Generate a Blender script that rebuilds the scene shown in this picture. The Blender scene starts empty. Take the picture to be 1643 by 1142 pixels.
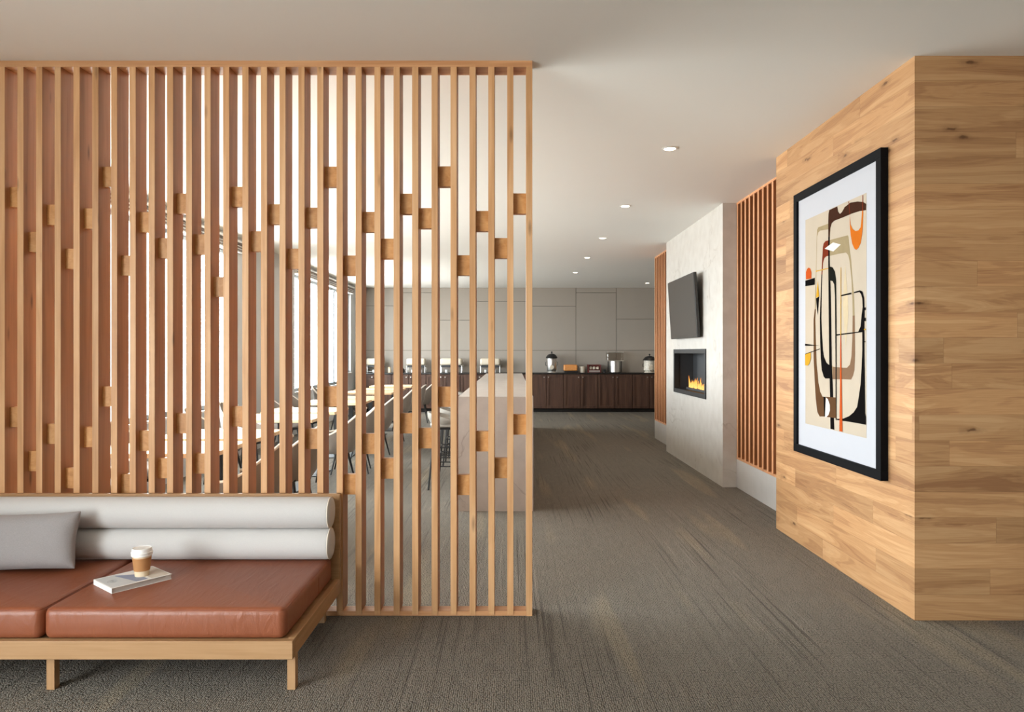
import bpy, bmesh, math, random
from mathutils import Vector, Matrix
random.seed(7)
PI = math.pi
sc = bpy.context.scene
COL = sc.collection

# ------------------------------------------------------------------ camera
EYE = 1.425
cam_d = bpy.data.cameras.new('camera')
cam = bpy.data.objects.new('camera', cam_d)
COL.objects.link(cam)
cam.location = (0, 0, EYE)
cam.rotation_euler = (PI / 2, 0, 0)
cam_d.sensor_width = 36
cam_d.lens = 36 * 1135 / 1643
cam_d.shift_y = -6 / 1643
cam_d.clip_start = 0.05
sc.camera = cam

# ------------------------------------------------------------------ view, world, daylight
sc.view_settings.view_transform = 'Standard'
sc.view_settings.look = 'None'
sc.view_settings.gamma = 1
sc.view_settings.use_curve_mapping = False
sc.view_settings.exposure = 0.1
sc.cycles.use_denoising = True
sc.cycles.max_bounces = 10
sc.cycles.diffuse_bounces = 6
sc.cycles.transparent_max_bounces = 12
sc.cycles.sample_clamp_indirect = 6
sc.cycles.caustics_reflective = False
sc.cycles.caustics_refractive = False

w = bpy.data.worlds.new('daylight')
sc.world = w
w.use_nodes = True
wn, wl = w.node_tree.nodes, w.node_tree.links
wn.clear()
tc = wn.new('ShaderNodeTexCoord'); sp = wn.new('ShaderNodeSeparateXYZ')
rp = wn.new('ShaderNodeValToRGB'); mr = wn.new('ShaderNodeMapRange')
bg = wn.new('ShaderNodeBackground'); wo = wn.new('ShaderNodeOutputWorld')
wl.new(tc.outputs['Generated'], sp.inputs[0]); wl.new(sp.outputs['Z'], mr.inputs['Value'])
mr.inputs['From Min'].default_value = -1; mr.inputs['From Max'].default_value = 1
wl.new(mr.outputs[0], rp.inputs[0]); wl.new(rp.outputs[0], bg.inputs[0]); wl.new(bg.outputs[0], wo.inputs[0])
rp.color_ramp.elements[0].position = 0.42; rp.color_ramp.elements[0].color = (0.66, 0.645, 0.62, 1)
rp.color_ramp.elements[1].position = 0.52; rp.color_ramp.elements[1].color = (0.93, 0.97, 1.0, 1)
SKY = 24.0
bg.inputs['Strength'].default_value = SKY


def portal(loc, rot, sx, sy):
    # tells the renderer where the sky enters the room; gives no light of its own
    d = bpy.data.lights.new('window_portal', 'AREA')
    d.shape = 'RECTANGLE'; d.size = sx; d.size_y = sy
    d.cycles.is_portal = True
    o = bpy.data.objects.new('window_portal', d)
    COL.objects.link(o); o.location = loc; o.rotation_euler = rot


DOWNLIGHT_W = 26.0
# ------------------------------------------------------------------ materials
def srgb(r, g, b):
    f = lambda c: ((c / 255 + 0.055) / 1.055) ** 2.4 if c > 10 else c / 255 / 12.92
    return (f(r), f(g), f(b), 1)


def nt(name):
    m = bpy.data.materials.new(name); m.use_nodes = True
    n, l = m.node_tree.nodes, m.node_tree.links
    return m, n, l, n['Principled BSDF']


def plain(name, col, rough=0.5, metal=0.0, vary=0.04, scale=12.0, bump=0.0, bscale=200.0, coat=0.0, spec=0.5):
    m, n, l, p = nt(name)
    t = n.new('ShaderNodeTexCoord')
    no = n.new('ShaderNodeTexNoise'); no.inputs['Scale'].default_value = scale; no.inputs['Detail'].default_value = 4
    l.new(t.outputs['Object'], no.inputs['Vector'])
    r = n.new('ShaderNodeMapRange'); r.inputs['To Min'].default_value = 1 - vary; r.inputs['To Max'].default_value = 1 + vary
    l.new(no.outputs['Fac'], r.inputs['Value'])
    mx = n.new('ShaderNodeVectorMath'); mx.operation = 'SCALE'
    mx.inputs[0].default_value = col[:3]; l.new(r.outputs[0], mx.inputs['Scale'])
    l.new(mx.outputs[0], p.inputs['Base Color'])
    p.inputs['Roughness'].default_value = rough; p.inputs['Metallic'].default_value = metal
    p.inputs['Coat Weight'].default_value = coat
    p.inputs['Specular IOR Level'].default_value = spec
    if bump:
        b2 = n.new('ShaderNodeTexNoise'); b2.inputs['Scale'].default_value = bscale; b2.inputs['Detail'].default_value = 3
        l.new(t.outputs['Object'], b2.inputs['Vector'])
        bp = n.new('ShaderNodeBump'); bp.inputs['Strength'].default_value = bump; bp.inputs['Distance'].default_value = 0.002
        l.new(b2.outputs['Fac'], bp.inputs['Height']); l.new(bp.outputs[0], p.inputs['Normal'])
    return m


def weave(name, col, scale=900, bump=0.3, rough=0.9, vary=0.10):
    """plain-woven cloth: two crossed wave textures tint and raise the threads"""
    m, n, l, p = nt(name)
    t = n.new('ShaderNodeTexCoord')
    no = n.new('ShaderNodeTexNoise'); no.inputs['Scale'].default_value = scale; no.inputs['Detail'].default_value = 2
    mp = n.new('ShaderNodeMapping'); mp.inputs['Scale'].default_value = (1, 1, 0.25)
    mp2 = n.new('ShaderNodeMapping'); mp2.inputs['Scale'].default_value = (0.2, 1, 1)
    no2 = n.new('ShaderNodeTexNoise'); no2.inputs['Scale'].default_value = scale; no2.inputs['Detail'].default_value = 2
    l.new(t.outputs['Object'], mp.inputs[0]); l.new(t.outputs['Object'], mp2.inputs[0])
    l.new(mp.outputs[0], no.inputs['Vector']); l.new(mp2.outputs[0], no2.inputs['Vector'])
    a = n.new('ShaderNodeMath'); a.operation = 'ADD'
    l.new(no.outputs['Fac'], a.inputs[0]); l.new(no2.outputs['Fac'], a.inputs[1])
    r = n.new('ShaderNodeMapRange'); r.inputs['From Min'].default_value = 0.6; r.inputs['From Max'].default_value = 1.4
    r.inputs['To Min'].default_value = 1 - vary; r.inputs['To Max'].default_value = 1 + vary
    l.new(a.outputs[0], r.inputs['Value'])
    mx = n.new('ShaderNodeVectorMath'); mx.operation = 'SCALE'; mx.inputs[0].default_value = col[:3]
    l.new(r.outputs[0], mx.inputs['Scale']); l.new(mx.outputs[0], p.inputs['Base Color'])
    bp = n.new('ShaderNodeBump'); bp.inputs['Strength'].default_value = bump; bp.inputs['Distance'].default_value = 0.001
    l.new(a.outputs[0], bp.inputs['Height']); l.new(bp.outputs[0], p.inputs['Normal'])
    p.inputs['Roughness'].default_value = rough; p.inputs['Sheen Weight'].default_value = 0.2
    p.inputs['Specular IOR Level'].default_value = 0.2
    return m


def wood(name, dark, mid, light, axis='Z', rough=0.45, scale=1.0, tone=0.10, knots=True):
    """grain runs along one axis of the object; every object gets its own offset and tone"""
    m, n, l, p = nt(name)
    t = n.new('ShaderNodeTexCoord'); oi = n.new('ShaderNodeObjectInfo')
    of = n.new('ShaderNodeVectorMath'); of.operation = 'MULTIPLY_ADD'
    cx = n.new('ShaderNodeCombineXYZ')
    for i in range(3): l.new(oi.outputs['Random'], cx.inputs[i])
    l.new(cx.outputs[0], of.inputs[0]); of.inputs[1].default_value = (37, 53, 71); l.new(t.outputs['Object'], of.inputs[2])
    s = {'X': (1.2, 16, 16), 'Y': (16, 1.2, 16), 'Z': (16, 16, 1.2)}[axis]
    mp = n.new('ShaderNodeMapping'); mp.inputs['Scale'].default_value = [v * scale for v in s]
    l.new(of.outputs[0], mp.inputs[0])
    n1 = n.new('ShaderNodeTexNoise'); n1.inputs['Scale'].default_value = 1; n1.inputs['Detail'].default_value = 5
    n1.inputs['Distortion'].default_value = 0.8
    l.new(mp.outputs[0], n1.inputs['Vector'])
    mp2 = n.new('ShaderNodeMapping'); mp2.inputs['Scale'].default_value = [v * scale * (9 if v > 2 else 2) for v in s]
    l.new(of.outputs[0], mp2.inputs[0])
    n2 = n.new('ShaderNodeTexNoise'); n2.inputs['Scale'].default_value = 1; n2.inputs['Detail'].default_value = 3
    l.new(mp2.outputs[0], n2.inputs['Vector'])
    ad = n.new('ShaderNodeMath'); ad.operation = 'MULTIPLY_ADD'; ad.inputs[1].default_value = 0.3
    l.new(n2.outputs['Fac'], ad.inputs[0]); l.new(n1.outputs['Fac'], ad.inputs[2])
    cr = n.new('ShaderNodeValToRGB')
    cr.color_ramp.elements[0].position = 0.42; cr.color_ramp.elements[0].color = dark
    cr.color_ramp.elements[1].position = 0.88; cr.color_ramp.elements[1].color = light
    e = cr.color_ramp.elements.new(0.62); e.color = mid
    l.new(ad.outputs[0], cr.inputs[0])
    tr = n.new('ShaderNodeMapRange'); tr.inputs['To Min'].default_value = 1 - tone; tr.inputs['To Max'].default_value = 1 + tone
    l.new(oi.outputs['Random'], tr.inputs['Value'])
    mx = n.new('ShaderNodeVectorMath'); mx.operation = 'SCALE'
    l.new(cr.outputs[0], mx.inputs[0]); l.new(tr.outputs[0], mx.inputs['Scale'])
    last = mx.outputs[0]
    if knots:
        mk = n.new('ShaderNodeMapping')
        mk.inputs['Scale'].default_value = {'X': (2.2, 9, 9), 'Y': (9, 2.2, 9), 'Z': (9, 9, 2.2)}[axis]
        l.new(of.outputs[0], mk.inputs[0])
        vo = n.new('ShaderNodeTexVoronoi'); vo.inputs['Scale'].default_value = 1
        l.new(mk.outputs[0], vo.inputs['Vector'])
        kr = n.new('ShaderNodeValToRGB')
        kr.color_ramp.elements[0].position = 0.03; kr.color_ramp.elements[0].color = (1, 1, 1, 1)
        kr.color_ramp.elements[1].position = 0.12; kr.color_ramp.elements[1].color = (0, 0, 0, 1)
        l.new(vo.outputs['Distance'], kr.inputs[0])
        km = n.new('ShaderNodeMix'); km.data_type = 'RGBA'
        kf = n.new('ShaderNodeMath'); kf.operation = 'MULTIPLY'; kf.inputs[1].default_value = 0.7
        l.new(kr.outputs[0], kf.inputs[0]); l.new(kf.outputs[0], km.inputs[0])
        l.new(last, km.inputs[6]); km.inputs[7].default_value = [c * 0.35 for c in dark[:3]] + [1]
        last = km.outputs[2]
    l.new(last, p.inputs['Base Color'])
    bp = n.new('ShaderNodeBump'); bp.inputs['Strength'].default_value = 0.08; bp.inputs['Distance'].default_value = 0.002
    l.new(ad.outputs[0], bp.inputs['Height']); l.new(bp.outputs[0], p.inputs['Normal'])
    p.inputs['Roughness'].default_value = rough
    p.inputs['Specular IOR Level'].default_value = 0.35
    return m


def math_node(n, l, op, a, b=None, c=None):
    k = n.new('ShaderNodeMath'); k.operation = op
    for i, v in enumerate((a, b, c)):
        if v is None: continue
        if isinstance(v, (int, float)): k.inputs[i].default_value = v
        else: l.new(v, k.inputs[i])
    return k.outputs[0]


def plank_wall(name):
    """oak boards laid in staggered courses; u runs round the corner (x + y), v is height"""
    m, n, l, p = nt(name)
    t = n.new('ShaderNodeTexCoord'); s = n.new('ShaderNodeSeparateXYZ'); l.new(t.outputs['Object'], s.inputs[0])
    u = math_node(n, l, 'ADD', s.outputs['X'], s.outputs['Y'])
    v = math_node(n, l, 'DIVIDE', s.outputs['Z'], 0.1365)
    row = math_node(n, l, 'FLOOR', v)
    wn_ = n.new('ShaderNodeTexWhiteNoise'); wn_.noise_dimensions = '1D'; l.new(row, wn_.inputs['W'])
    uu = math_node(n, l, 'ADD', math_node(n, l, 'DIVIDE', u, 1.15), math_node(n, l, 'MULTIPLY', wn_.outputs['Value'], 17.0))
    colm = math_node(n, l, 'FLOOR', uu)
    cc = n.new('ShaderNodeCombineXYZ'); l.new(row, cc.inputs[0]); l.new(colm, cc.inputs[1])
    w2 = n.new('ShaderNodeTexWhiteNoise'); w2.noise_dimensions = '2D'; l.new(cc.outputs[0], w2.inputs['Vector'])
    rid = w2.outputs['Value']
    g = n.new('ShaderNodeCombineXYZ')
    l.new(math_node(n, l, 'MULTIPLY_ADD', rid, 31.0, u), g.inputs[0])
    l.new(math_node(n, l, 'MULTIPLY_ADD', rid, 17.0, s.outputs['Z']), g.inputs[1])
    mp = n.new('ShaderNodeMapping'); mp.inputs['Scale'].default_value = (0.9, 9, 1); l.new(g.outputs[0], mp.inputs[0])
    n1 = n.new('ShaderNodeTexNoise'); n1.inputs['Scale'].default_value = 1; n1.inputs['Detail'].default_value = 4
    n1.inputs['Distortion'].default_value = 1.4; l.new(mp.outputs[0], n1.inputs['Vector'])
    # cathedral figure: rings of the same noise
    rings = math_node(n, l, 'SINE', math_node(n, l, 'MULTIPLY', n1.outputs['Fac'], 55.0))
    mp2 = n.new('ShaderNodeMapping'); mp2.inputs['Scale'].default_value = (4, 240, 1); l.new(g.outputs[0], mp2.inputs[0])
    n2 = n.new('ShaderNodeTexNoise'); n2.inputs['Scale'].default_value = 1; n2.inputs['Detail'].default_value = 3
    l.new(mp2.outputs[0], n2.inputs['Vector'])
    f = math_node(n, l, 'MULTIPLY_ADD', rings, 0.045, n1.outputs['Fac'])
    f = math_node(n, l, 'MULTIPLY_ADD', math_node(n, l, 'SUBTRACT', n2.outputs['Fac'], 0.5), 0.34, f)
    cr = n.new('ShaderNodeValToRGB'); E_ = cr.color_ramp.elements
    E_[0].position = 0.28; E_[0].color = srgb(160, 114, 77)
    E_[1].position = 0.75; E_[1].color = srgb(208, 165, 119)
    e = E_.new(0.5); e.color = srgb(189, 143, 98)
    l.new(f, cr.inputs[0])
    tone = n.new('ShaderNodeMapRange'); tone.inputs['To Min'].default_value = 0.72; tone.inputs['To Max'].default_value = 0.99
    l.new(rid, tone.inputs['Value'])
    mx = n.new('ShaderNodeVectorMath'); mx.operation = 'SCALE'; l.new(cr.outputs[0], mx.inputs[0]); l.new(tone.outputs[0], mx.inputs['Scale'])
    # knots
    mk = n.new('ShaderNodeMapping'); mk.inputs['Scale'].default_value = (1.5, 4.6, 1); l.new(g.outputs[0], mk.inputs[0])
    kn = n.new('ShaderNodeTexNoise'); kn.inputs['Scale'].default_value = 16; l.new(g.outputs[0], kn.inputs['Vector'])
    ad = n.new('ShaderNodeVectorMath'); ad.operation = 'MULTIPLY_ADD'
    l.new(kn.outputs['Color'], ad.inputs[0]); ad.inputs[1].default_value = (0.16, 0.16, 0); l.new(mk.outputs[0], ad.inputs[2])
    vo = n.new('ShaderNodeTexVoronoi'); vo.voronoi_dimensions = '2D'; vo.inputs['Scale'].default_value = 1; l.new(ad.outputs[0], vo.inputs['Vector'])
    kr = n.new('ShaderNodeValToRGB')
    kr.color_ramp.elements[0].position = 0.02; kr.color_ramp.elements[0].color = (0.85, 0.85, 0.85, 1)
    kr.color_ramp.elements[1].position = 0.12; kr.color_ramp.elements[1].color = (0, 0, 0, 1)
    k_ = kr.color_ramp.elements.new(0.05); k_.color = (0.28, 0.28, 0.28, 1)
    l.new(vo.outputs['Distance'], kr.inputs[0])
    sel = math_node(n, l, 'GREATER_THAN', math_node(n, l, 'FRACT', math_node(n, l, 'MULTIPLY', rid, 7.31)), 0.5)
    kf = math_node(n, l, 'MULTIPLY', kr.outputs[0], sel)
    km = n.new('ShaderNodeMix'); km.data_type = 'RGBA'; l.new(kf, km.inputs[0]); l.new(mx.outputs[0], km.inputs[6])
    km.inputs[7].default_value = srgb(84, 52, 30)
    # seams
    fv = math_node(n, l, 'FRACT', v); fu = math_node(n, l, 'FRACT', uu)
    sv = math_node(n, l, 'LESS_THAN', fv, 0.016); su = math_node(n, l, 'LESS_THAN', fu, 0.0022)
    seam = math_node(n, l, 'MAXIMUM', sv, su)
    sm = n.new('ShaderNodeMix'); sm.data_type = 'RGBA'; l.new(math_node(n, l, 'MULTIPLY', seam, 0.32), sm.inputs[0])
    l.new(km.outputs[2], sm.inputs[6]); sm.inputs[7].default_value = srgb(100, 66, 40)
    l.new(sm.outputs[2], p.inputs['Base Color'])
    bp = n.new('ShaderNodeBump'); bp.inputs['Strength'].default_value = 0.25; bp.inputs['Distance'].default_value = 0.002
    l.new(math_node(n, l, 'SUBTRACT', f, seam), bp.inputs['Height']); l.new(bp.outputs[0], p.inputs['Normal'])
    p.inputs['Roughness'].default_value = 0.5; p.inputs['Specular IOR Level'].default_value = 0.3
    return m


def carpet(name):
    """looped grey-brown pile with long furrows running away from the viewer and a few paler streaks"""
    m, n, l, p = nt(name)
    t = n.new('ShaderNodeTexCoord')

    def noise(sc_, detail=2, dist=0.0):
        mp = n.new('ShaderNodeMapping'); mp.inputs['Scale'].default_value = sc_; l.new(t.outputs['Object'], mp.inputs[0])
        x = n.new('ShaderNodeTexNoise'); x.inputs['Scale'].default_value = 1; x.inputs['Detail'].default_value = detail; x.inputs['Distortion'].default_value = dist
        l.new(mp.outputs[0], x.inputs['Vector']); return x.outputs['Fac']

    def rng(v, a0, a1, b0, b1):
        r = n.new('ShaderNodeMapRange'); r.inputs['From Min'].default_value = a0; r.inputs['From Max'].default_value = a1
        r.inputs['To Min'].default_value = b0; r.inputs['To Max'].default_value = b1; l.new(v, r.inputs['Value']); return r.outputs[0]
    furrow = noise((58, 0.7, 1), 2, 0.15)
    ridge = rng(furrow, 0.30, 0.44, 0.0, 1.0)            # narrow valleys
    crest = rng(furrow, 0.62, 0.72, 0.0, 1.0)            # narrow ridges
    where = rng(noise((1.6, 0.35, 1), 2), 0.42, 0.60, 0.15, 1.0)
    ml = n.new('ShaderNodeMapping'); ml.inputs['Scale'].default_value = (112, 92, 1); l.new(t.outputs['Object'], ml.inputs[0])
    vo = n.new('ShaderNodeTexVoronoi'); vo.voronoi_dimensions = '2D'; vo.inputs['Scale'].default_value = 1; vo.inputs['Randomness'].default_value = 0.55
    l.new(ml.outputs[0], vo.inputs['Vector'])
    loops = math_node(n, l, 'SUBTRACT', 1.0, math_node(n, l, 'MULTIPLY', vo.outputs['Distance'], 1.35))
    valley = math_node(n, l, 'MULTIPLY', math_node(n, l, 'SUBTRACT', 1.0, ridge), where)
    top = math_node(n, l, 'MULTIPLY', crest, where)
    h = math_node(n, l, 'MULTIPLY_ADD', valley, -0.55, loops)
    h = math_node(n, l, 'MULTIPLY_ADD', top, 0.35, h)
    h = math_node(n, l, 'MULTIPLY_ADD', noise((30, 8, 1), 3), 0.35, h)
    shade = rng(h, 0.25, 1.35, 0.42, 1.48)
    streak = rng(noise((4.2, 0.42, 1), 1), 0.60, 0.68, 0.0, 1.0)
    cm = n.new('ShaderNodeMix'); cm.data_type = 'RGBA'; l.new(streak, cm.inputs[0])
    cm.inputs[6].default_value = srgb(131, 124, 114); cm.inputs[7].default_value = srgb(145, 135, 119)
    bs = rng(noise((1.1, 0.6, 1), 2), 0.0, 1.0, 0.86, 1.14)
    mx = n.new('ShaderNodeVectorMath'); mx.operation = 'SCALE'; l.new(cm.outputs[2], mx.inputs[0])
    l.new(math_node(n, l, 'MULTIPLY', shade, bs), mx.inputs['Scale'])
    l.new(mx.outputs[0], p.inputs['Base Color'])
    bp = n.new('ShaderNodeBump'); bp.inputs['Strength'].default_value = 0.9; bp.inputs['Distance'].default_value = 0.006
    l.new(h, bp.inputs['Height']); l.new(bp.outputs[0], p.inputs['Normal'])
    p.inputs['Roughness'].default_value = 0.85; p.inputs['Specular IOR Level'].default_value = 0.15
    return m


def stone(name, base, vein, amount=0.5, scale=1.6, rough=0.3):
    m, n, l, p = nt(name)
    t = n.new('ShaderNodeTexCoord')
    n1 = n.new('ShaderNodeTexNoise'); n1.inputs['Scale'].default_value = scale; n1.inputs['Detail'].default_value = 8; n1.inputs['Distortion'].default_value = 1.2
    l.new(t.outputs['Object'], n1.inputs['Vector'])
    v = math_node(n, l, 'ABSOLUTE', math_node(n, l, 'SUBTRACT', n1.outputs['Fac'], 0.5))
    n3 = n.new('ShaderNodeTexNoise'); n3.inputs['Scale'].default_value = scale * 1.3; l.new(t.outputs['Object'], n3.inputs['Vector'])
    r = n.new('ShaderNodeMapRange'); r.inputs['From Min'].default_value = 0.0; r.inputs['From Max'].default_value = 0.02
    r.inputs['To Min'].default_value = amount; r.inputs['To Max'].default_value = 0.0; l.new(v, r.inputs['Value'])
    msk = n.new('ShaderNodeMapRange'); msk.inputs['From Min'].default_value = 0.48; msk.inputs['From Max'].default_value = 0.62; l.new(n3.outputs['Fac'], msk.inputs['Value'])
    f = math_node(n, l, 'MULTIPLY', r.outputs[0], msk.outputs[0])
    n2 = n.new('ShaderNodeTexNoise'); n2.inputs['Scale'].default_value = scale * 5; n2.inputs['Detail'].default_value = 6; l.new(t.outputs['Object'], n2.inputs['Vector'])
    r2 = n.new('ShaderNodeMapRange'); r2.inputs['From Min'].default_value = 0.35; r2.inputs['From Max'].default_value = 0.75; r2.inputs['To Max'].default_value = 0.30; l.new(n2.outputs['Fac'], r2.inputs['Value'])
    f2 = math_node(n, l, 'MAXIMUM', f, r2.outputs[0])
    mx = n.new('ShaderNodeMix'); mx.data_type = 'RGBA'; l.new(f2, mx.inputs[0]); mx.inputs[6].default_value = base; mx.inputs[7].default_value = vein
    l.new(mx.outputs[2], p.inputs['Base Color']); p.inputs['Roughness'].default_value = rough
    return m


def emit(name, col, strength):
    m = bpy.data.materials.new(name); m.use_nodes = True
    n, l = m.node_tree.nodes, m.node_tree.links; n.clear()
    e = n.new('ShaderNodeEmission'); e.inputs[0].default_value = col; e.inputs[1].default_value = strength
    o = n.new('ShaderNodeOutputMaterial'); l.new(e.outputs[0], o.inputs[0])
    return m


def flame_mat():
    m = bpy.data.materials.new('flame'); m.use_nodes = True
    n, l = m.node_tree.nodes, m.node_tree.links; n.clear()
    t = n.new('ShaderNodeTexCoord'); s = n.new('ShaderNodeSeparateXYZ'); l.new(t.outputs['Object'], s.inputs[0])
    r = n.new('ShaderNodeMapRange'); r.inputs['From Min'].default_value = 0.0; r.inputs['From Max'].default_value = 0.22; l.new(s.outputs['Z'], r.inputs['Value'])
    c = n.new('ShaderNodeValToRGB'); E_ = c.color_ramp.elements
    E_[0].color = (1.0, 0.55, 0.16, 1); E_[1].color = (0.75, 0.13, 0.01, 1); e = E_.new(0.45); e.color = (1.0, 0.36, 0.06, 1)
    l.new(r.outputs[0], c.inputs[0])
    em = n.new('ShaderNodeEmission'); em.inputs[1].default_value = 1.6; l.new(c.outputs[0], em.inputs[0])
    tr = n.new('ShaderNodeBsdfTransparent'); lw = n.new('ShaderNodeLayerWeight'); lw.inputs[0].default_value = 0.35
    mx = n.new('ShaderNodeMixShader'); l.new(lw.outputs['Facing'], mx.inputs[0]); l.new(em.outputs[0], mx.inputs[1]); l.new(tr.outputs[0], mx.inputs[2])
    o = n.new('ShaderNodeOutputMaterial'); l.new(mx.outputs[0], o.inputs[0])
    return m


def glass_mat(name, tint=(0.95, 0.97, 0.97, 1), fac=0.08):
    m = bpy.data.materials.new(name); m.use_nodes = True
    n, l = m.node_tree.nodes, m.node_tree.links; n.clear()
    t = n.new('ShaderNodeBsdfTransparent'); t.inputs[0].default_value = tint
    g = n.new('ShaderNodeBsdfGlossy'); g.inputs['Roughness'].default_value = 0.02
    x = n.new('ShaderNodeMixShader'); x.inputs[0].default_value = fac
    l.new(t.outputs[0], x.inputs[1]); l.new(g.outputs[0], x.inputs[2])
    o = n.new('ShaderNodeOutputMaterial'); l.new(x.outputs[0], o.inputs[0])
    return m


M = {}
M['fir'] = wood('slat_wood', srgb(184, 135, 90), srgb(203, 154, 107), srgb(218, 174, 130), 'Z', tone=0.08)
M['fir_shade'] = wood('slat_wood_shaded_side', srgb(148, 104, 70), srgb(164, 118, 82), srgb(180, 132, 94), 'Z', tone=0.08)  # darker copy of the slat wood, shade painted into the sides
M['fir_rail'] = wood('rail_wood', srgb(180, 126, 84), srgb(198, 146, 102), srgb(212, 164, 120), 'X', tone=0.04, knots=False)
M['fir_block'] = wood('block_wood', srgb(172, 116, 62), srgb(190, 134, 78), srgb(204, 152, 96), 'X', scale=1.0, tone=0.12, knots=False)
M['oak'] = wood('sofa_oak', srgb(150, 112, 75), srgb(167, 128, 89), srgb(182, 144, 106), 'X', tone=0.03, knots=False)
M['oak_y'] = wood('sofa_oak_side', srgb(150, 112, 75), srgb(167, 128, 89), srgb(182, 144, 106), 'Y', tone=0.03, knots=False)
M['oak_z'] = wood('sofa_oak_post', srgb(150, 112, 75), srgb(167, 128, 89), srgb(182, 144, 106), 'Z', tone=0.03, knots=False)
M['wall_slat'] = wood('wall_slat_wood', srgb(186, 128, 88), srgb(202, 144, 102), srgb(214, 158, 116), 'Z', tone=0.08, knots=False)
M['wall_slat_shade'] = wood('wall_slat_shaded_side', srgb(124, 74, 42), srgb(142, 88, 52), srgb(158, 100, 62), 'Z', tone=0.08, knots=False)  # painted shade: darker wood for the slat sides between the pale fronts
M['slat_back'] = plain('slat_backing', srgb(104, 62, 36), 0.7)
M['planks'] = plank_wall('oak_planks')
M['carpet'] = carpet('carpet_planks')
M['ceiling'] = plain('ceiling_paint', srgb(235, 234, 230), 0.9, vary=0.01, scale=2)
M['wall'] = plain('wall_paint', srgb(150, 140, 128), 0.85, vary=0.01, scale=2)
M['pier'] = plain('pier_paint', srgb(202, 202, 202), 0.85, vary=0.015, scale=3)
M['stone'] = stone('fireplace_stone', srgb(204, 200, 194), srgb(160, 150, 140), 0.6)
M['plinth'] = stone('plinth_stone', srgb(190, 187, 184), srgb(168, 163, 157), 0.25)
M['island'] = stone('island_stone', srgb(193, 182, 174), srgb(140, 124, 116), 0.6, scale=1.5)
M['panel'] = plain('wall_panel_laminate', srgb(158, 149, 139), 0.55, vary=0.03, scale=3)
M['gap'] = plain('panel_gap', srgb(96, 89, 81), 0.8)
M['leather'] = plain('tan_leather', srgb(136, 76, 49), 0.42, vary=0.06, scale=5, bump=0.25, bscale=420)
def creases(m):
    # soft wrinkles drawn across the hide
    n, l = m.node_tree.nodes, m.node_tree.links; p = n['Principled BSDF']
    old = p.inputs['Normal'].links[0].from_node
    t = n.new('ShaderNodeTexCoord'); mp = n.new('ShaderNodeMapping'); mp.inputs['Scale'].default_value = (14, 3.2, 5); mp.inputs['Rotation'].default_value = (0, 0.5, 0.5)
    l.new(t.outputs['Object'], mp.inputs[0])
    x = n.new('ShaderNodeTexNoise'); x.inputs['Scale'].default_value = 1.3; x.inputs['Detail'].default_value = 4; x.inputs['Distortion'].default_value = 1.2
    l.new(mp.outputs[0], x.inputs['Vector'])
    bb = n.new('ShaderNodeBump'); bb.inputs['Strength'].default_value = 0.32; bb.inputs['Distance'].default_value = 0.012
    l.new(x.outputs['Fac'], bb.inputs['Height']); l.new(bb.outputs[0], old.inputs['Normal'])
creases(M['leather'])
M['leather_seam'] = plain('leather_seam', srgb(140, 72, 46), 0.5)
M['bolster'] = weave('oatmeal_cloth', srgb(199, 195, 192), 700, 0.25, vary=0.05)
M['grey_cloth'] = weave('grey_cloth', srgb(150, 144, 143), 600, 0.4, vary=0.12)
M['black'] = plain('black_metal', srgb(26, 25, 25), 0.45)
M['black_frame'] = plain('black_lacquer', srgb(10, 10, 12), 0.6, vary=0.02, spec=0.08)
M['mat'] = plain('mat_board', srgb(174, 174, 179), 0.9, vary=0.01, spec=0.1)
M['art_paper'] = plain('art_ground', srgb(172, 159, 142), 0.9, vary=0.08, scale=4, spec=0.1)
ARTC = {'tan': (164, 146, 112), 'brown': (98, 68, 44), 'umber': (134, 104, 80), 'rust': (122, 50, 30), 'black': (24, 20, 20), 'sand': (212, 192, 158),
        'darkbrown': (66, 40, 28), 'white': (238, 232, 224), 'ink': (40, 42, 34), 'orange': (206, 110, 34), 'red': (196, 84, 34), 'gold': (206, 156, 48)}
for k_, v_ in ARTC.items(): M['art_' + k_] = plain('art_' + k_, srgb(*[c * (0.86 if max(v_) > 60 else 0.55) for c in v_]), 0.85, vary=0.14, scale=14, spec=0.02)
M['screen'] = plain('tv_screen', srgb(48, 41, 36), 0.3, vary=0.0)
M['tv'] = plain('tv_bezel', srgb(40, 38, 36), 0.4)
M['firebox'] = plain('firebox_steel', srgb(48, 49, 51), 0.5)
M['flame'] = flame_mat()
M['cab'] = wood('dark_walnut', srgb(62, 42, 33), srgb(78, 54, 43), srgb(92, 66, 52), 'Z', tone=0.05, knots=False)
M['counter'] = plain('black_quartz', srgb(30, 28, 27), 0.25)
M['steel'] = plain('brushed_steel', (0.74, 0.72, 0.69, 1), 0.38, 1.0, vary=0.05, scale=40)
M['knob'] = plain('knob_steel', (0.5, 0.48, 0.45, 1), 0.3, 1.0)
M['table'] = wood('table_oak', srgb(206, 166, 124), srgb(222, 184, 142), srgb(234, 202, 164), 'X', tone=0.03, knots=False)
M['chair'] = weave('taupe_upholstery', srgb(136, 126, 117), 500, 0.3, vary=0.06)
M['chair_in'] = weave('taupe_seat', srgb(126, 116, 108), 500, 0.3, vary=0.06)
M['piping'] = plain('cream_piping', srgb(222, 212, 198), 0.7)
M['stool'] = plain('stool_shell', srgb(146, 140, 131), 0.45)
M['glass'] = glass_mat('window_glass')
M['clear'] = glass_mat('clear_plastic', (0.86, 0.84, 0.80, 1), 0.16)
M['frame_alu'] = plain('window_frame_aluminium', srgb(166, 174, 179), 0.4, 0.3)
M['white'] = plain('white_lacquer', srgb(232, 230, 226), 0.5, vary=0.01)
M['track'] = plain('bronze_track', srgb(104, 86, 74), 0.5)
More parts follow.
